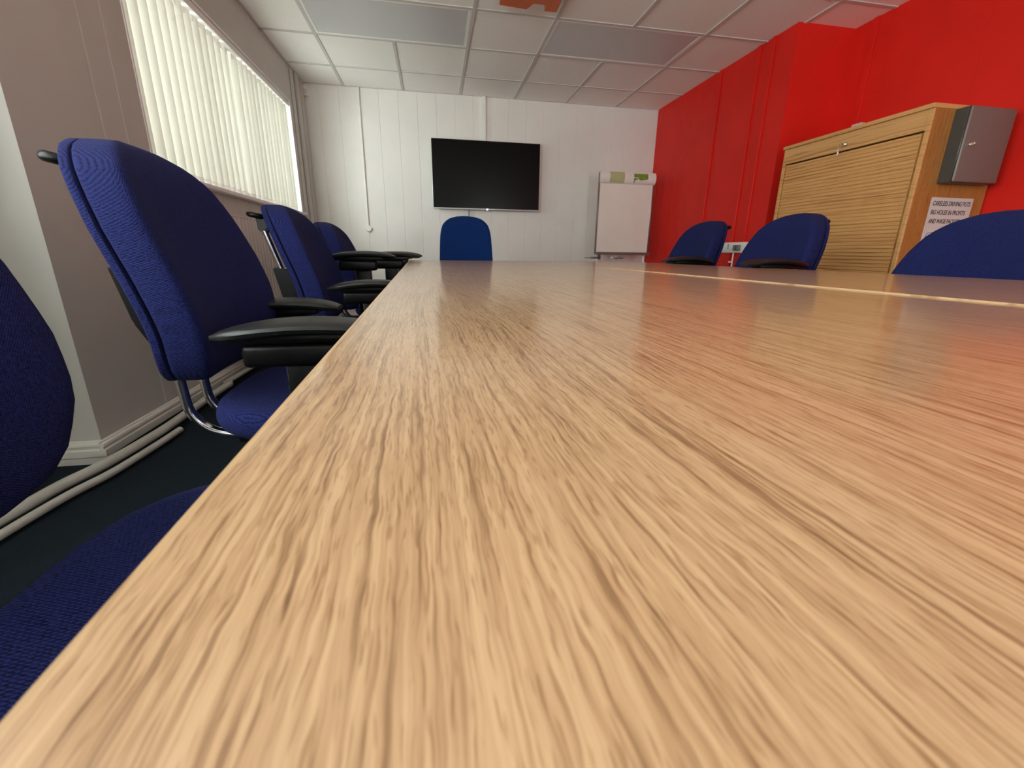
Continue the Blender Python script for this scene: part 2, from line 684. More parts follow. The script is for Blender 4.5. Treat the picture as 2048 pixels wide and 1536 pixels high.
window('window_1', WX, WY0, WY1, WZ0, WZ1, 3)
window('window_added_side', WX2, UY0, UY1, UZ0, UZ1, 3)  # unseen window, put in to brighten the room from the left
bm = bm_new()
for k in range(3):
    x = VX0 + .0275 + (VX1 - VX0 - .055) * k / 2
    box(bm, x - .0275, x + .0275, FY - .235, FY - .175, VZ0 + .055, VZ1 - .055, .004, 1)
box(bm, VX0, VX1, FY - .235, FY - .175, VZ0, VZ0 + .055, .004, 1)
box(bm, VX0, VX1, FY - .235, FY - .175, VZ1 - .055, VZ1, .004, 1)
w2 = struct('window_added_rear', bm, M['upvc'])  # unseen glazed doors, put in to even out the room's light
bm = bm_new()
box(bm, VX0 + .03, VX1 - .03, FY - .208, FY - .202, VZ0 + .03, VZ1 - .03)
obj('pane', bm, M['glass'], w2)

# ------------------------------------------------------------------ vertical blind
bl = thing('vertical_blind', 'cream vertical fabric blind drawn across the window, weights and chain along its foot', 'blind', (WX, WY0, WZ0))
bm = bm_new()
box(bm, -.07, -.004, .013, WY1 - WY0 - .013, WZ1 - WZ0 - .055, WZ1 - WZ0 - .014, .005, 2)
obj('headrail', bm, M['white'], bl)
SZ0, SZ1 = 1.158 - WZ0, 2.0595 - WZ0


def slat_mesh(wd, bow=.006):
    bm = bm_new()
    n = 8
    prof = []
    for i in range(n + 1):
        t = i / n * 2 - 1
        prof.append((bow * (1 - t * t), t * wd / 2))
    back = [(x - .0007, y) for x, y in prof][::-1]
    prism(bm, prof + back, SZ0, SZ1, 'Z')
    return bm


def weight_mesh(wd):
    bm = bm_new()
    box(bm, -.003, .007, -wd / 2 + .004, wd / 2 - .004, SZ0 - .012, SZ0 + .022, .002, 1)
    return bm


ys, y, i = [], .055, 0
while y < WY1 - WY0 - .035:
    ys.append(y)
    y += .0835
sm = wm_ = None
for i, y in enumerate(ys):
    ang = math.radians(-24 + random.uniform(-3, 3))
    if i in (13,):
        ang = math.radians(4)
    if i > 14:
        ang = math.radians(-33 + random.uniform(-6, 6))
    if sm is None:
        s = obj('slat', slat_mesh(.089), M['slat'], bl)
        wgt = obj('bottom_weight', weight_mesh(.089), M['white'], s)
        s0, w0 = s, wgt
        sm = True
    else:
        s = s0.copy()
        COL.objects.link(s)
        s.parent = bl
        wgt = w0.copy()
        COL.objects.link(wgt)
        wgt.parent = s
    s.location = (-.045, y, 0)
    s.rotation_euler = (0, 0, ang)
    if i == 0:
        bm = bm_new()
        box(bm, -.008, .008, -.008, .008, SZ1 - .03, WZ1 - WZ0 - .05, .002, 1)
        h0 = obj('hanger_clip', bm, M['white'], s)
    else:
        h = h0.copy()
        COL.objects.link(h)
        h.parent = s
bm = bm_new()
pts = []
for i, y in enumerate(ys):
    pts.append((-.028, y, SZ0 + .004))
    if i + 1 < len(ys):
        pts.append((-.026, y + .042, SZ0 - .022))
tube(bm, smooth_path(pts, 4), .0022, 6)
obj('link_chain', bm, M['white'], bl)

# ------------------------------------------------------------------ radiator under the window
rd = thing('radiator', 'white panel radiator with top grille below the window sill', 'radiator', (WX, 2.70, .175))
bm = bm_new()
prof = []
n = 36
for k in range(n):
    y = k * .05
    prof += [(.105, y + .004), (.113, y + .014), (.113, y + .036), (.105, y + .046)]
prism(bm, [(.085, 0)] + prof + [(.085, n * .05)], 0, .80, 'Z')
obj('front_panel', bm, M['radiator'], rd, sharp=15)
bm = bm_new()
box(bm, .03, .05, 0, 1.8, 0, .80, .004, 1)
obj('rear_panel', bm, M['radiator'], rd)
bm = bm_new()
box(bm, .028, .115, -.003, 1.803, .800, .806)
for k in range(60):
    box(bm, .04, .1, k * .03 + .006, k * .03 + .016, .806, .809)
box(bm, .028, .115, -.006, 0, 0.02, .806)
box(bm, .028, .115, 1.8, 1.806, 0.02, .806)
obj('top_grille', bm, M['radiator'], rd)
for y in (.3, 1.5):
    bm = bm_new()
    box(bm, 0.001, .03, y - .02, y + .02, .1, .7)
    obj('wall_bracket', bm, M['radiator'], rd)

# heating pipes along the foot of the wall
bm = bm_new()
P = [(-1.30, .62, .035), (-1.29, .9, .035), (-1.262, 1.15, .035), (-1.245, 1.30, .035), (-1.232, 1.45, .035), (-1.205, 1.56, .035), (-1.190, 1.66, .035),
     (-1.180, 1.80, .035), (-1.176, 1.95, .035), (-1.19, 2.26, .035), (-1.195, 2.52, .035), (-1.20, 2.56, .035)]
tube(bm, smooth_path(P, 5), .0185, 12)
lathe(bm, [(.0, -.012), (.022, -.010), (.024, 0), (.022, .012), (0, .014)], (-1.20, 2.565, .035), 14, 'Y')
P2 = [(-1.222, 2.563, .036), (-1.214, 2.60, .04), (-1.205, 2.88, .042), (-1.203, 3.4, .042), (-1.2, 4.7, .042)]
tube(bm, smooth_path(P2, 4), .0145, 12)
tag(obj('heating_pipe', bm, M['pipe']), 'thicker cream heating pipe lying against the skirting of the window wall', 'pipe', 'heating pipes')
bm = bm_new()
P = [(-1.27, .62, .02), (-1.255, .9, .02), (-1.215, 1.15, .02), (-1.200, 1.30, .02), (-1.185, 1.42, .02), (-1.155, 1.54, .02), (-1.143, 1.64, .02),
     (-1.132, 1.80, .02), (-1.128, 1.93, .02)]
tube(bm, smooth_path(P, 5), .0135, 12)
tag(obj('heating_pipe', bm, M['pipe']), 'thinner cream pipe on the carpet, on the room side of the thicker one', 'pipe', 'heating pipes')

# ------------------------------------------------------------------ ceiling lights
LABS = ['pale recessed ceiling light panel nearest the window, unlit', 'recessed ceiling light panel nearest the red wall, unlit, tinged red']
for i, (c0, c1, row) in enumerate(PANELS[:2]):
    x0, x1 = TX0 + T * c0, TX0 + T * c1
    y0 = TY0 + T * row
    t = thing('ceiling_light', LABS[i], 'ceiling light', ((x0 + x1) / 2, y0 + .3, CH), 0, 'recessed ceiling light panels')
    hw, hd = .588, .288
    bm = bm_new()
    for a, b, c, d in ((-hw, hw, -hd, -hd + .022), (-hw, hw, hd - .022, hd), (-hw, -hw + .022, -hd + .022, hd - .022), (hw - .022, hw, -hd + .022, hd - .022)):
        box(bm, a, b, c, d, -.005, -.0005, .0015, 1)
    obj('frame', bm, M['white'], t)
    bm = bm_new()
    box(bm, -hw + .022, hw - .022, -hd + .022, hd - .022, -.0025, -.0005)
    obj('diffuser', bm, M['diffuser'], t)

# orange housing under the ceiling
t = thing('ceiling_fixture', 'orange plastic housing with a notched edge fixed under the ceiling', 'ceiling fixture', (.69, 3.215, CH))
bm = bm_new()
out = [(-.195, -.22), (.19, -.22), (.205, .105), (.198, .112), (.118, .112), (.112, .04), (.028, .04), (-.005, .115), (-.195, .10)]
lo = [(x, y, -.055) for x, y in out]
hi = [(x * .97, y * .97, -.006) for x, y in out]
rings(bm, [lo, hi])
obj('housing', bm, M['orange'], t)
bm = bm_new()
box(bm, -.17, .17, -.2, .03, -.006, -.0005)
obj('mounting_plate', bm, M['black'], t)

# motion sensor in the corner
t = thing('motion_sensor', 'small white motion sensor high in the corner beside the window wall', 'sensor', (-1.23, BY, 2.35))
bm = bm_new()
out = [(-.03, -.05), (.03, -.05), (.035, -.03), (.035, .042), (.025, .05), (-.025, .05), (-.035, .042), (-.035, -.03)]
rings(bm, [[(x, -.001, z) for x, z in out], [(x, -.03, z) for x, z in out], [(x * .8, -.048, z * .86) for x, z in out]])
obj('housing', bm, M['white'], t)
bm = bm_new()
rings(bm, [[(x * .6, -.047, z * .5 - .012) for x, z in out], [(x * .5, -.053, z * .4 - .012) for x, z in out]])
obj('lens', bm, M['diffuser'], t)

# conduit with clips and round box
t = thing('wall_conduit', 'thin white cable conduit running down to a round box on the back wall', 'conduit', (-.70, BY, 0))
bm = bm_new()
tube(bm, [(-.008, -.011, CH - .007), (-.012, -.011, 1.055)], .0095, 10)
obj('tube', bm, M['white'], t)
for z in (2.245, 1.748, 1.26):
    bm = bm_new()
    box(bm, -.035, .018, -.004, -.001, z - .007, z + .007, .001, 1)
    lathe(bm, [(.0, z - .008), (.0135, z - .008), (.0135, z + .008), (0, z + .008)], (-.009 + (2.4 - z) * -.002, -.0115, 0), 10)
    obj('clip', bm, M['white'], t)
bm = bm_new()
lathe(bm, [(0, 0), (.033, 0), (.033, -.02), (.030, -.026), (0, -.028)], (-.012, -.001, 1.026), 24, 'Y')
obj('round_box', bm, M['white'], t)

bm = bm_new()
box(bm, .585, .628, BY - .026, BY - .001, 1.977, CH - .007, .003, 1)
tag(obj('cable_trunking', bm, M['white']), 'white cable trunking dropping from the ceiling to the television', 'trunking')

# ------------------------------------------------------------------ television
t = thing('television', 'black flat screen television hung on the white back wall', 'television', (.63, BY, 1.615))
W, H = .614, .36
bm = bm_new()
box(bm, -W, W, -.085, -.055, -H, H, .004, 2)
obj('bezel', bm, M['bezel'], t)
bm = bm_new()
box(bm, -W + .005, W - .005, -.0872, -.080, -H + .012, H - .005, .001, 1)
obj('screen', bm, M['screen'], t)
bm = bm_new()
box(bm, -.4, .4, -.056, -.03, -.25, .25, .01, 2)
obj('rear_housing', bm, M['black'], t)
bm = bm_new()
box(bm, -.18, .18, -.031, -.001, -.15, .15)
obj('wall_bracket', bm, M['black'], t)
bm = bm_new()
box(bm, -.014, .014, -.0885, -.085, -H + .003, -H + .010)
box(bm, -.008, .008, -.088, -.084, -H - .006, -H)
obj('logo', bm, M['chrome'], t)
bm = bm_new()
tube(bm, smooth_path([(-.205, -.02, -.3), (-.206, -.018, -.40), (-.21, -.014, -.6), (-.205, -.012, -1.2)], 5), .004, 8)
obj('power_cable', bm, M['black'], t)

# ------------------------------------------------------------------ flip chart easel
FX, FYc = 2.19, 4.83
t = thing('flip_chart_easel', 'white flip chart easel with rolled paper pad standing in the corner by the red wall', 'easel', (FX, FYc, 0))
hw = .327
bm = bm_new()
box(bm, -hw, hw, .0, .018, .80, 1.66, .003, 1)
obj('board', bm, M['board'], t)
bm = bm_new()
for sx in (-1, 1):
    box(bm, sx * hw - .007, sx * hw + .007, -.006, .022, .78, 1.66, .003, 1)
box(bm, -hw, hw, -.006, .022, .785, .80, .003, 1)
obj('board_frame', bm, M['steel'], t)
bm = bm_new()
prof = [(-.004, 1.545), (-.016, 1.55), (-.034, 1.575), (-.040, 1.61), (-.032, 1.645), (-.014, 1.668), (.012, 1.672), (.02, 1.665), (.006, 1.655), (-.002, 1.60)]
prism(bm, prof, -hw - .002, hw + .008, 'X')
pad = obj('paper_roll', bm, M['pad_paper'], t)


def strip(x0, x1, a, b, off, bm, poly=None):
    """a printed patch that follows the curled front of the pad"""
    pr = [Vector((q[0], q[1])) for q in prof[1:6]]
    def at(s):
        s = s * (len(pr) - 1)
        i = min(int(s), len(pr) - 2)
        p = pr[i].lerp(pr[i + 1], s - i)
        d = (pr[i + 1] - pr[i]).normalized()
        n = Vector((-d.y, d.x))
        if n.x > 0:
            n = -n
        return p + n * off
    K = 10
    if poly is None:
        poly = lambda u: (a, b)
    rows = []
    for i in range(K + 1):
        u = i / K
        lo_, hi_ = poly(u)
        rows.append([(x0 + (x1 - x0) * u, *at(lo_ + (hi_ - lo_) * j / 8)) for j in range(9)])
    rings(bm, rows, False, False, False)


bm = bm_new()
strip(-.22, -.045, .03, .97, .0008, bm)
obj('pale_green_print', bm, M['pale_green'], pad)
bm = bm_new()
strip(.065, .235, .05, .84, .0008, bm, lambda u: ((.05 if u < .07 else (.05 + 1.6 * (u - .05) if u < .3 else (.45 - 1.1 * (u - .3) if u < .45 else .29 + .2 * (u - .45)))), .84))
obj('green_print', bm, M['green'], pad)
bm = bm_new()
prism(bm, [(-.055, .772), (.01, .768), (.01, .79), (-.048, .79), (-.055, .80)], -hw - .004, hw + .004, 'X')
obj('pen_tray', bm, M['steel'], t)
for sx in (-1, 1):
    bm = bm_new()
    tube(bm, [(sx * .285, .012, .80), (sx * .32, -.05, .012)], .012, 10)
    lathe(bm, [(0, 0), (.016, 0), (.016, .03), (0, .032)], (sx * .32, -.05, .001), 10)
    obj('leg', bm, M['white'], t)
bm = bm_new()
tube(bm, [(0, .03, 1.4), (0, .30, .012)], .012, 10)
obj('leg', bm, M['white'], t)
bm = bm_new()
tube(bm, [(-.03, -.01, .785), (-.03, -.012, .742)], .005, 8)
box(bm, -.10, .02, -.022, -.006, .727, .739, .003, 1)
obj('latch_rod', bm, M['steel'], t)
bm = bm_new()
box(bm, -.135, -.105, -.026, -.004, .726, .750, .003, 1)
obj('latch_knob', bm, M['white'], t)
bm = bm_new()
box(bm, -.39, -.28, -.03, -.008, .727, .748, .006, 2)
tube(bm, [(-.46, -.02, .733), (-.36, -.02, .736)], .0035, 8)
lathe(bm, [(0, -.012), (.024, -.012), (.024, .012), (0, .012)], (-.285, -.018, .742), 12, 'X')
obj('leg_clamp', bm, M['steel'], t)

# ------------------------------------------------------------------ sockets on the red wall
t = thing('power_socket', 'white twin power socket plate with grey plugs on the red wall', 'socket', (RX, 3.53, .85))
bm = bm_new()
box(bm, -.028, -.001, -.17, .17, -.045, .045, .004, 2)
obj('plate', bm, M['white'], t)
for y in (-.055, -.10):
    bm = bm_new()
    box(bm, -.05, -.028, y - .016, y + .016, -.026, .022, .004, 2)
    obj('plug', bm, M['steel'], t)
bm = bm_new()
box(bm, -.031, -.028, .045, .053, -.012, .03)
obj('switch', bm, M['steel'], t)
bm = bm_new()
tube(bm, [(-.012, -.012, -.045), (-.012, -.012, -.84)], .007, 8)
box(bm, -.024, -.001, .0, .028, -.135, -.118, .003, 1)
obj('cable', bm, M['white'], t)

t = thing('wall_box', 'small grey box on the red wall, just showing above the wooden cabinet', 'wall box', (RX2, 2.99, 1.70))
bm = bm_new()
box(bm, -.04, -.001, -.04, .04, -.04, .04, .006, 2)
obj('housing', bm, M['radiator'], t)
bm = bm_new()
box(bm, -.043, -.04, -.018, .018, -.018, .018, .002, 1)
obj('switch', bm, M['steel'], t)

# ------------------------------------------------------------------ tambour cabinet
CX0, CX1, CY0, CY1, CTOP = 2.66, 3.17, 2.085, 3.09, 1.578
t = thing('tambour_cabinet', 'tall teak tambour cabinet standing against the red wall', 'cabinet', (CX0, CY0, 0))
D, WD = CX1 - CX0, CY1 - CY0
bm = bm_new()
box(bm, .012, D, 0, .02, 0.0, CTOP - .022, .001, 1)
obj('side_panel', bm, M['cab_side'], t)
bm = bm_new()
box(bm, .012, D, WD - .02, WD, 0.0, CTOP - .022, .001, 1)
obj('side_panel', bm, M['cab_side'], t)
for a, b in ((0, .024), (WD - .024, WD)):
    bm = bm_new()
    box(bm, 0, .012, a, b, 0, CTOP - .022, .002, 1)
    obj('edge_strip', bm, M['cab'], t)
bm = bm_new()
box(bm, -.012, D, -.004, WD + .006, CTOP - .022, CTOP, .002, 1)
obj('top', bm, M['cab'], t)
bm = bm_new()
box(bm, .006, .03, .024, WD - .024, CTOP - .125, CTOP - .022, .001, 1)
obj('header_rail', bm, M['cab'], t)
bm = bm_new()
n = 62
z1 = CTOP - .130
prof = []
for k in range(n):
    z = .08 + (z1 - .08) * k / n
    h = (z1 - .08) / n
    prof += [(.0185, z), (.014, z + h * .22), (.014, z + h * .80)]
prism(bm, [(.03, .08)] + prof + [(.03, z1)], .045, WD - .024, 'Y')
obj('tambour_door', bm, M['tambour'], t, sharp=8)
bm = bm_new()
box(bm, .018, .03, .024, .045, .02, CTOP - .13)
obj('door_track', bm, M['cab_side'], t)
bm = bm_new()
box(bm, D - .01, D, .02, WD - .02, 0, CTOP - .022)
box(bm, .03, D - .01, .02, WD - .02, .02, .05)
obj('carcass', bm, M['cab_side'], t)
bm = bm_new()
lathe(bm, [(0, .006), (.011, .005), (.011, -.003), (.008, -.006), (0, -.006)], (0, .495, CTOP - .092), 16, 'X')
lk = obj('lock', bm, M['chrome'], t)
bm = bm_new()
box(bm, -.030, -.006, .4935, .4965, CTOP - .096, CTOP - .088)
lathe(bm, [(.0, -.0015), (.012, -.0015), (.012, .0015), (0, .0015)], (-.036, .495, CTOP - .092), 14, 'Y')
tube(bm, smooth_path([(-.042, .495, CTOP - .098), (-.048, .497, CTOP - .115), (-.044, .50, CTOP - .128), (-.036, .498, CTOP - .115), (-.040, .495, CTOP - .098)], 4), .0012, 6)
box(bm, -.049, -.046, .488, .500, CTOP - .165, CTOP - .122, .001, 1)
obj('key', bm, M['brass'], lk)

# key safe on the side of the cabinet
t = thing('key_safe', 'grey metal key safe with a small key, fixed on the side of the wooden cabinet', 'key safe', (2.80, CY0, 1.369))
kw, kh, kd = .30, .372, .08
bm = bm_new()
box(bm, 0, kw + .015, -kd + .012, -.0005, -kh / 2, kh / 2, .003, 1)
obj('body', bm, M['keybox_dark'], t)
bm = bm_new()
box(bm, -.002, kw, -kd - .001, -kd + .012, -kh / 2 + .002, kh / 2 - .002, .007, 3)
dr = obj('door', bm, M['keybox'], t)
bm = bm_new()
lathe(bm, [(0, 0), (.007, 0), (.007, -.006), (0, -.007)], (.035, -kd - .001, .0), 12, 'Y')
lk = obj('lock', bm, M['chrome'], dr)
bm = bm_new()
box(bm, .033, .037, -kd - .03, -kd - .008, -.008, .006, .001, 1)
obj('key', bm, M['brass'], dr)

# notice on the side of the cabinet
t = thing('paper_notice', 'white printed notice about careless driving stuck on the side of the cabinet', 'notice', (2.795, CY0, 1.115))
pw, ph = .30, .29
bm = bm_new()
box(bm, 0, pw, -.0014, -.0004, -ph, 0)
obj('sheet', bm, M['paper'], t)
for k, (s, wd) in enumerate((('CARELESS DRIVING PUTS', .268), ('BIG HOLES IN PROFITS', .245), ('AND WAGE PACKETS', .222))):
    lettering('lettering', s, .034, (.018, -.0016, -.043 - k * .048), (PI / 2, 0, 0), M['ink'], t, .12, 1.0, wd)
bm = bm_new()
tube(bm, smooth_path([(.03, -.002, -.196), (.05, -.002, -.190), (.085, -.002, -.190), (.12, -.002, -.205), (.14, -.002, -.225), (.19, -.002, -.235), (.24, -.002, -.228)], 4), .0013, 5)
tube(bm, smooth_path([(.03, -.002, -.196), (.025, -.002, -.225), (.06, -.002, -.245), (.2, -.002, -.25), (.24, -.002, -.228)], 4), .0011, 5)
obj('line_drawing', bm, M['ink'], t)

# ------------------------------------------------------------------ tables
TZ, TT, TYAW = .73, .025, .0352      # the block of tables is turned a little anticlockwise
ct, st = math.cos(TYAW), math.sin(TYAW)


def tpos(u, v, z=0.):
    return Vector((u * ct - v * st, u * st + v * ct, z))


U0, U1, U2 = -.056, .744, 1.544
V0, V1, V2 = -.20, 1.60, 2.95
TL = {
    (0, 0): 'oak topped table filling the foreground, wood grain seen close up',
    (1, 0): 'oak topped table beyond the pale seam, in front of the wooden cabinet',
    (0, 1): 'oak topped table at the far end in front of the single straight chair',
    (1, 1): 'oak topped table at the far end on the flip chart side',
}
for i in (0, 1):
    for j in (0, 1):
        u0, u1 = ((U0, U1) if i == 0 else (U1, U2))
        v0, v1 = ((V0, V1) if j == 0 else (V1, V2))
        g = .0012
        L_, Wd = v1 - v0 - 2 * g, u1 - u0 - 2 * g
        zl = .0023 if (i, j) == (1, 0) else 0        # this one stands a few millimetres proud
        root = thing('meeting_table', TL[(i, j)], 'table', tpos(u0 + g, v0 + g), TYAW, 'tables pushed together')
        bm = bm_new()
        box(bm, .0018, Wd - .0018, .0018, L_ - .0018, TZ - TT + zl, TZ - .0003 + zl)
        obj('tabletop', bm, M['table'], root)
        bm = bm_new()
        for a, b, c, d in ((0, .0018, 0, L_), (Wd - .0018, Wd, 0, L_), (.0018, Wd - .0018, 0, .0018), (.0018, Wd - .0018, L_ - .0018, L_)):
            box(bm, a, b, c, d, TZ - TT + zl, TZ - .0003 + zl)
        obj('edge_band', bm, M['edge'], root)
        bm = bm_new()
        for a, b, c, d in ((.06, Wd - .06, .06, .09), (.06, Wd - .06, L_ - .09, L_ - .06), (.06, .09, .09, L_ - .09), (Wd - .09, Wd - .06, .09, L_ - .09)):
            box(bm, a, b, c, d, TZ - TT - .05 + zl, TZ - TT + zl)
        obj('frame', bm, M['steel'], root)
        for a in (.075, Wd - .075):
            for b in (.075, L_ - .075):
                bm = bm_new()
                lathe(bm, [(0, .001), (.02, .001), (.02, .012), (.025, .014), (.025, TZ - TT - .05 + zl), (0, TZ - TT - .05 + zl)], (a, b, 0), 14)
                obj('leg', bm, M['steel'], root)


# ------------------------------------------------------------------ task chairs
def lerp_tab(tab, s):
    for (a, va), (b, vb) in zip(tab, tab[1:]):
        if s <= b:
            t_ = 0 if b == a else (s - a) / (b - a)
            t_ = max(0, t_)
            return va + (vb - va) * t_
    return tab[-1][1]


BZ, BH = .49, .52            # foot of the backrest, its height
HALF = [(0, .10), (.012, .152), (.035, .187), (.07, .208), (.13, .226), (.2, .234), (.28, .232), (.34, .224), (.40, .206), (.44, .184), (.47, .158), (.495, .120), (.512, .075), (.52, .025)]


def back_x(s):
    """side profile of the rear face: upright at the foot, leaning back above the lumbar bulge"""
    t_ = s / BH
    return -.286 - .114 * (max(0, t_ - .22) / .78) ** 1.3 + .008 * math.sin(PI * min(1, t_ * 1.6))


def back_layer(x_in, x_out, inset, dish, round_, fr, re, anchor_in):
    bm = bm_new()
    rs = []
    N = 44
    # ring heights, dense at both ends
    hs = [0, .004, .012, .024, .04, .065] + [.065 + (.44 - .065) * k / 14 for k in range(1, 15)] + [.46, .478, .492, .503, .511, .517, .52]
    for s in hs:
        w_ = max(.012, lerp_tab(HALF, s) - inset)
        ends = min(s, BH - s)
        e = min(1, ends / round_)
        sh = math.sqrt(max(0, 1 - (1 - e) ** 2)) * .5 + .5
        th = (x_out - x_in) / 2 * sh
        mid = x_in + th if anchor_in else x_out - th      # the seam side stays put where the edge rounds off
        ring = []
        for k in range(N):
            a = 2 * PI * k / N
            ca, sa = math.cos(a), math.sin(a)
            n1, n2 = (fr if sa > 0 else re)
            y = w_ * math.copysign(abs(ca) ** (2 / n1), ca)
            x = th * math.copysign(abs(sa) ** (2 / n2), sa)
            q = y / .235
            fx = mid + x
            if sa > 0:
                fx -= dish * (1 - (y / w_) ** 4) * sh
            fx += .038 * q * q                       # wraps round the sitter
            ring.append(Vector((back_x(s) + fx, y, BZ + s)))
        rs.append(ring)
    rings(bm, rs)
    return bm


def seat_bm():
    bm = bm_new()
    rs = []
    N = 48
    for zz, k, d in ((.385, .86, 0), (.388, .93, 0), (.398, .975, 0), (.415, 1, 0), (.432, .995, 0), (.446, .972, 0), (.455, .93, .002), (.459, .86, .004), (.459, .7, .006), (.457, .4, .008), (.456, .08, .008)):
        ring = []
        for i in range(N):
            a = 2 * PI * i / N
            ca, sa = math.cos(a), math.sin(a)
            x = .235 * math.copysign(abs(ca) ** (2 / 3.2), ca) * k
            y = .245 * math.copysign(abs(sa) ** (2 / 3.6), sa) * k
            if x > 0:
                z = zz - .035 * (x / .235) ** 4
            else:
                z = zz + .012 * (x / .235) ** 2
            y *= 1 + .06 * (x / .235)
            ring.append((x + .015, y, z))
        rs.append(ring)
    rings(bm, rs)
    return bm


def pad_bm(side):
    """long tear-drop arm pad, arched along its length, rounded edges"""
    bm = bm_new()
    rs = []
    Lp = .34
    S = [0, .02, .06, .12, .2, .32, .45, .58, .7, .8, .88, .94, .98, 1]
    for s in S:
        x = -.20 + Lp * s
        w_ = .052 * (max(0, 1 - abs(2 * s - 1.08) ** 2.6)) ** .52 + .012
        w_ = min(w_, .006 + .30 * s ** .6) if s < .15 else w_
        zc = .0 - .075 * (s - .55) ** 2
        t_ = .0175 * (max(0.16, 1 - abs(2 * s - 1) ** 5)) ** .5
        ring = []
        for k in range(18):
            a = 2 * PI * k / 18
            ca, sa = math.cos(a), math.sin(a)
            y = w_ * math.copysign(abs(ca) ** (2 / 2.4), ca)
            z = t_ * math.copysign(abs(sa) ** (2 / 2.6), sa)
            if sa > 0:
                z *= .85
            ring.append((x, y, zc - .018 + z))
        rs.append(ring)
    rings(bm, rs)
    return bm


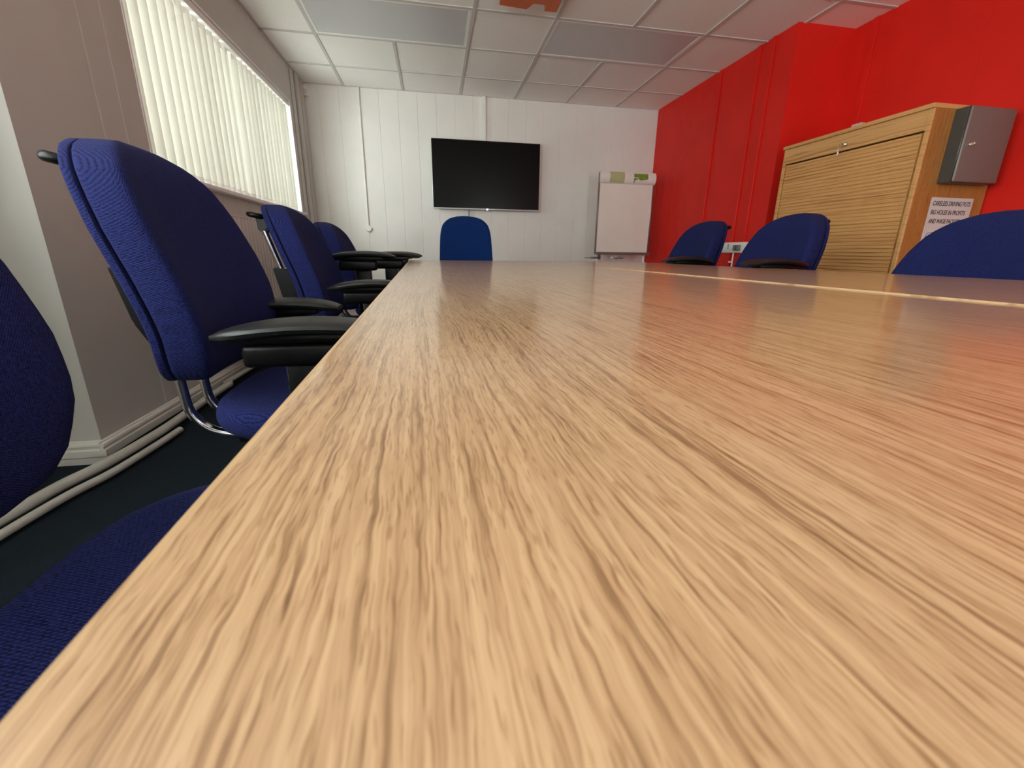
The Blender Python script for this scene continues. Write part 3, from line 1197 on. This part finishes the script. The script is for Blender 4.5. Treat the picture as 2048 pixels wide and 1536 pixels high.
def make_chair(loc, rz, label, arm_near, arm_far, group='blue task chairs', back_drop=0., pad_dx=(0., 0.), back_dx=0., seat_rise=0.):
    """task chair facing its own +x; arm heights are the tops of the pads on the -y and +y sides (None: no arm)"""
    t_ = thing('task_chair', label, 'chair', loc, rz, group)
    obj('seat', seat_bm(), M['fabric'], t_, loc=(.02, 0, seat_rise))
    bk = obj('backrest', back_layer(.020, .135, .0, .026, .075, (3.0, 3.0), (12, 12), True), M['fabric'], t_, loc=(back_dx, 0, -back_drop))
    obj('rear_cushion', back_layer(-.006, .0215, .002, 0, .02, (12, 10), (5, 3), False), M['fabric'], bk)
    bm = bm_new()
    box(bm, -.16, .16, -.12, .12, .345 + seat_rise, .392 + seat_rise, .006, 2)
    obj('seat_plate', bm, M['plastic'], t_)
    # two chrome tubes: under the seat, a tight bend, then straight up behind the back to the handle
    for s in (-1, 1):
        bm = bm_new()
        pts = [(-.02, s * .05, .350), (-.14, s * .05, .340), (-.205, s * .05, .343), (-.258, s * .05, .364), (-.290, s * .05, .41), (-.297, s * .05, .47), (-.304, s * .05, .545), (-.338, s * .05, .64), (-.410, s * .05, .93 - back_drop)]
        pts = [(x + back_dx * min(1, max(0, (-.02 - x) / .28)), y, z + seat_rise) for x, y, z in pts]
        tube(bm, smooth_path(pts, 6), .0115, 12)
        obj('chrome_tube', bm, M['chrome'], t_)
    bm = bm_new()
    prism(bm, [(-.318, .53), (-.292, .53), (-.284, .60), (-.300, .74), (-.388, .75), (-.362, .62)], -.068, .068, 'Y')
    bmesh.ops.bevel(bm, geom=list(bm.edges), offset=.006, segments=2, affect='EDGES')
    obj('height_slider', bm, M['plastic'], t_, loc=(back_dx, 0, -back_drop))
    bm = bm_new()
    prism(bm, [(-.425, .90), (-.395, .895), (-.372, .925), (-.385, .965), (-.43, .965)], -.062, .062, 'Y')
    bmesh.ops.bevel(bm, geom=list(bm.edges), offset=.005, segments=2, affect='EDGES')
    loop = [(-.40, -.055, .957), (-.425, -.072, .962), (-.450, -.060, .968), (-.460, 0, .970), (-.450, .060, .968), (-.425, .072, .962), (-.40, .055, .957)]
    tube(bm, smooth_path(loop, 5), .0115, 10)
    obj('handle', bm, M['plastic'], t_, loc=(back_dx, 0, -back_drop))
    for s, az, pdx in ((-1, arm_near, pad_dx[0]), (1, arm_far, pad_dx[1])):
        if az is None:
            continue
        ay = s * .235
        p = obj('armrest', pad_bm(s), M['pad'], t_, loc=(pdx, ay, az))
        p.rotation_euler = (0, 0, -s * .04)
        bm = bm_new()
        box(bm, -.165, .075, -.032, .032, -.052, -.030, .006, 2)
        obj('pad_plate', bm, M['plastic'], p)
        bm = bm_new()
        box(bm, -.140 + pdx, .045 + pdx, ay - .032, ay + .032, az - .102, az - .0525, .012, 3)
        obj('arm_housing', bm, M['plastic'], t_)
        bm = bm_new()
        px = -.06 + pdx
        box(bm, px, px + .07, ay - .013 + s * .012, ay + .013 + s * .012, .36, az - .09, .006, 2)
        y0, y1 = sorted((s * .10, ay + s * .025))
        box(bm, px + .005, px + .065, y0, y1, .352, .366, .003, 1)
        post = obj('arm_post', bm, M['plastic'], t_)
        for xx in (px - .001, px + .071):
            bm = bm_new()
            box(bm, xx - .002, xx + .002, ay + s * .012 - .004, ay + s * .012 + .004, .40, az - .10)
            obj('chrome_edge', bm, M['chrome'], post)
    bm = bm_new()
    lathe(bm, [(0, .10), (.026, .10), (.026, .24), (.016, .24), (.016, .345 + seat_rise), (0, .345 + seat_rise)], (0, 0, 0), 14)
    obj('gas_column', bm, M['plastic'], t_)
    bm = bm_new()
    for k in range(5):
        a = 2 * PI * k / 5 + .3
        c_, s_ = math.cos(a), math.sin(a)
        rr = []
        for d_, hw_, z0, z1 in ((.02, .026, .075, .125), (.15, .022, .075, .108), (.29, .017, .072, .088)):
            rr.append([Vector((c_ * d_ - s_ * yy, s_ * d_ + c_ * yy, zz)) for yy, zz in ((-hw_, z0), (hw_, z0), (hw_ * .8, z1), (-hw_ * .8, z1))])
        rings(bm, rr)
    obj('star_base', bm, M['plastic'], t_)
    for k in range(5):
        a = 2 * PI * k / 5 + .3
        c_, s_ = math.cos(a), math.sin(a)
        bm = bm_new()
        lathe(bm, [(0, -.022), (.02, -.022), (.026, -.016), (.026, .016), (.02, .022), (0, .022)], (0, 0, .027), 16, 'X')
        tube(bm, [(0, 0, .03), (0, 0, .078)], .006, 8)
        w_ = obj('castor', bm, M['black'], t_)
        w_.location = (c_ * .28, s_ * .28, 0)
        w_.rotation_euler = (0, 0, a + .5)
    return t_


make_chair((-.33, 1.165, 0), 0.0, 'blue task chair with low black arms in front of the bare wall beside the blind', .655, .648, pad_dx=(.08, -.105), seat_rise=-.018)
make_chair((-.185, .352, 0), 0.0, 'blue armless task chair with black shadowed back, cut off by the edge of the photo', None, None, back_dx=-.106, seat_rise=.03)
make_chair((-.305, 2.09, 0), 0.0, 'blue task chair whose handle and chrome rods show against the radiator', .675, .79, back_drop=.038, pad_dx=(.07, -.03))
make_chair((-.30, 2.86, 0), 0.0, 'blue task chair by the window corner with arm pads overhanging the table corner', .788, .788, back_drop=.06, pad_dx=(.08, .08))
make_chair((1.55, 2.76, 0), PI, 'blue task chair between the flip chart and the wall socket', .66, .778, pad_dx=(-.03, -.03))
make_chair((1.56, 2.02, 0), PI, 'blue task chair with black arm pad in front of the wooden cabinet door', .66, .778, back_drop=.01, pad_dx=(-.005, -.005))
make_chair((1.55, 1.15, 0), PI, 'blue task chair hiding the foot of the paper notice', .66, .66, back_drop=.07)

# ------------------------------------------------------------------ visitor chair at the head of the table
t = thing('visitor_chair', 'upright blue chair without arms at the head of the table under the television', 'chair', (.235, 3.02, 0), -PI / 2 - .02)
bm = bm_new()
tab = [(0, .190), (.05, .198), (.2, .196), (.33, .190), (.40, .182), (.44, .168), (.47, .143), (.49, .11), (.503, .06), (.506, .02)]
rs = []
for s in [0, .004, .015, .03, .06, .12, .2, .28, .34, .38, .41, .44, .46, .475, .487, .496, .502, .506]:
    w_ = lerp_tab(tab, s)
    ends = min(s, .506 - s)
    sh = math.sqrt(max(0, 1 - (1 - min(1, ends / .035)) ** 2)) * .7 + .3
    ring = []
    for k in range(36):
        a = 2 * PI * k / 36
        ca, sa = math.cos(a), math.sin(a)
        ring.append(Vector((-.19 - .10 * (s / .5) + .035 * sh * math.copysign(abs(sa) ** .6, sa) + .03 * (w_ * ca / .2) ** 2, w_ * math.copysign(abs(ca) ** .55, ca), .535 + s)))
    rs.append(ring)
rings(bm, rs)
obj('backrest', bm, M['fabric_teal'], t)
bm = bm_new()
rs = []
for zz, k in ((.405, .9), (.41, .97), (.43, 1), (.45, .98), (.462, .92), (.465, .8), (.463, .1)):
    rs.append([(.03 + .22 * k * math.copysign(abs(math.cos(2 * PI * i / 36)) ** .6, math.cos(2 * PI * i / 36)), .225 * k * math.copysign(abs(math.sin(2 * PI * i / 36)) ** .6, math.sin(2 * PI * i / 36)), zz) for i in range(36)])
rings(bm, rs)
obj('seat', bm, M['fabric_teal'], t)
for s in (-1, 1):
    bm = bm_new()
    tube(bm, smooth_path([(-.20, s * .17, .012), (-.22, s * .18, .40), (-.235, s * .18, .60), (-.27, s * .17, .80)], 5), .011, 10)
    obj('leg', bm, M['black'], t)
    bm = bm_new()
    tube(bm, smooth_path([(.21, s * .20, .012), (.20, s * .20, .38), (.16, s * .20, .408), (-.21, s * .18, .41)], 5), .011, 10)
    obj('leg', bm, M['black'], t)
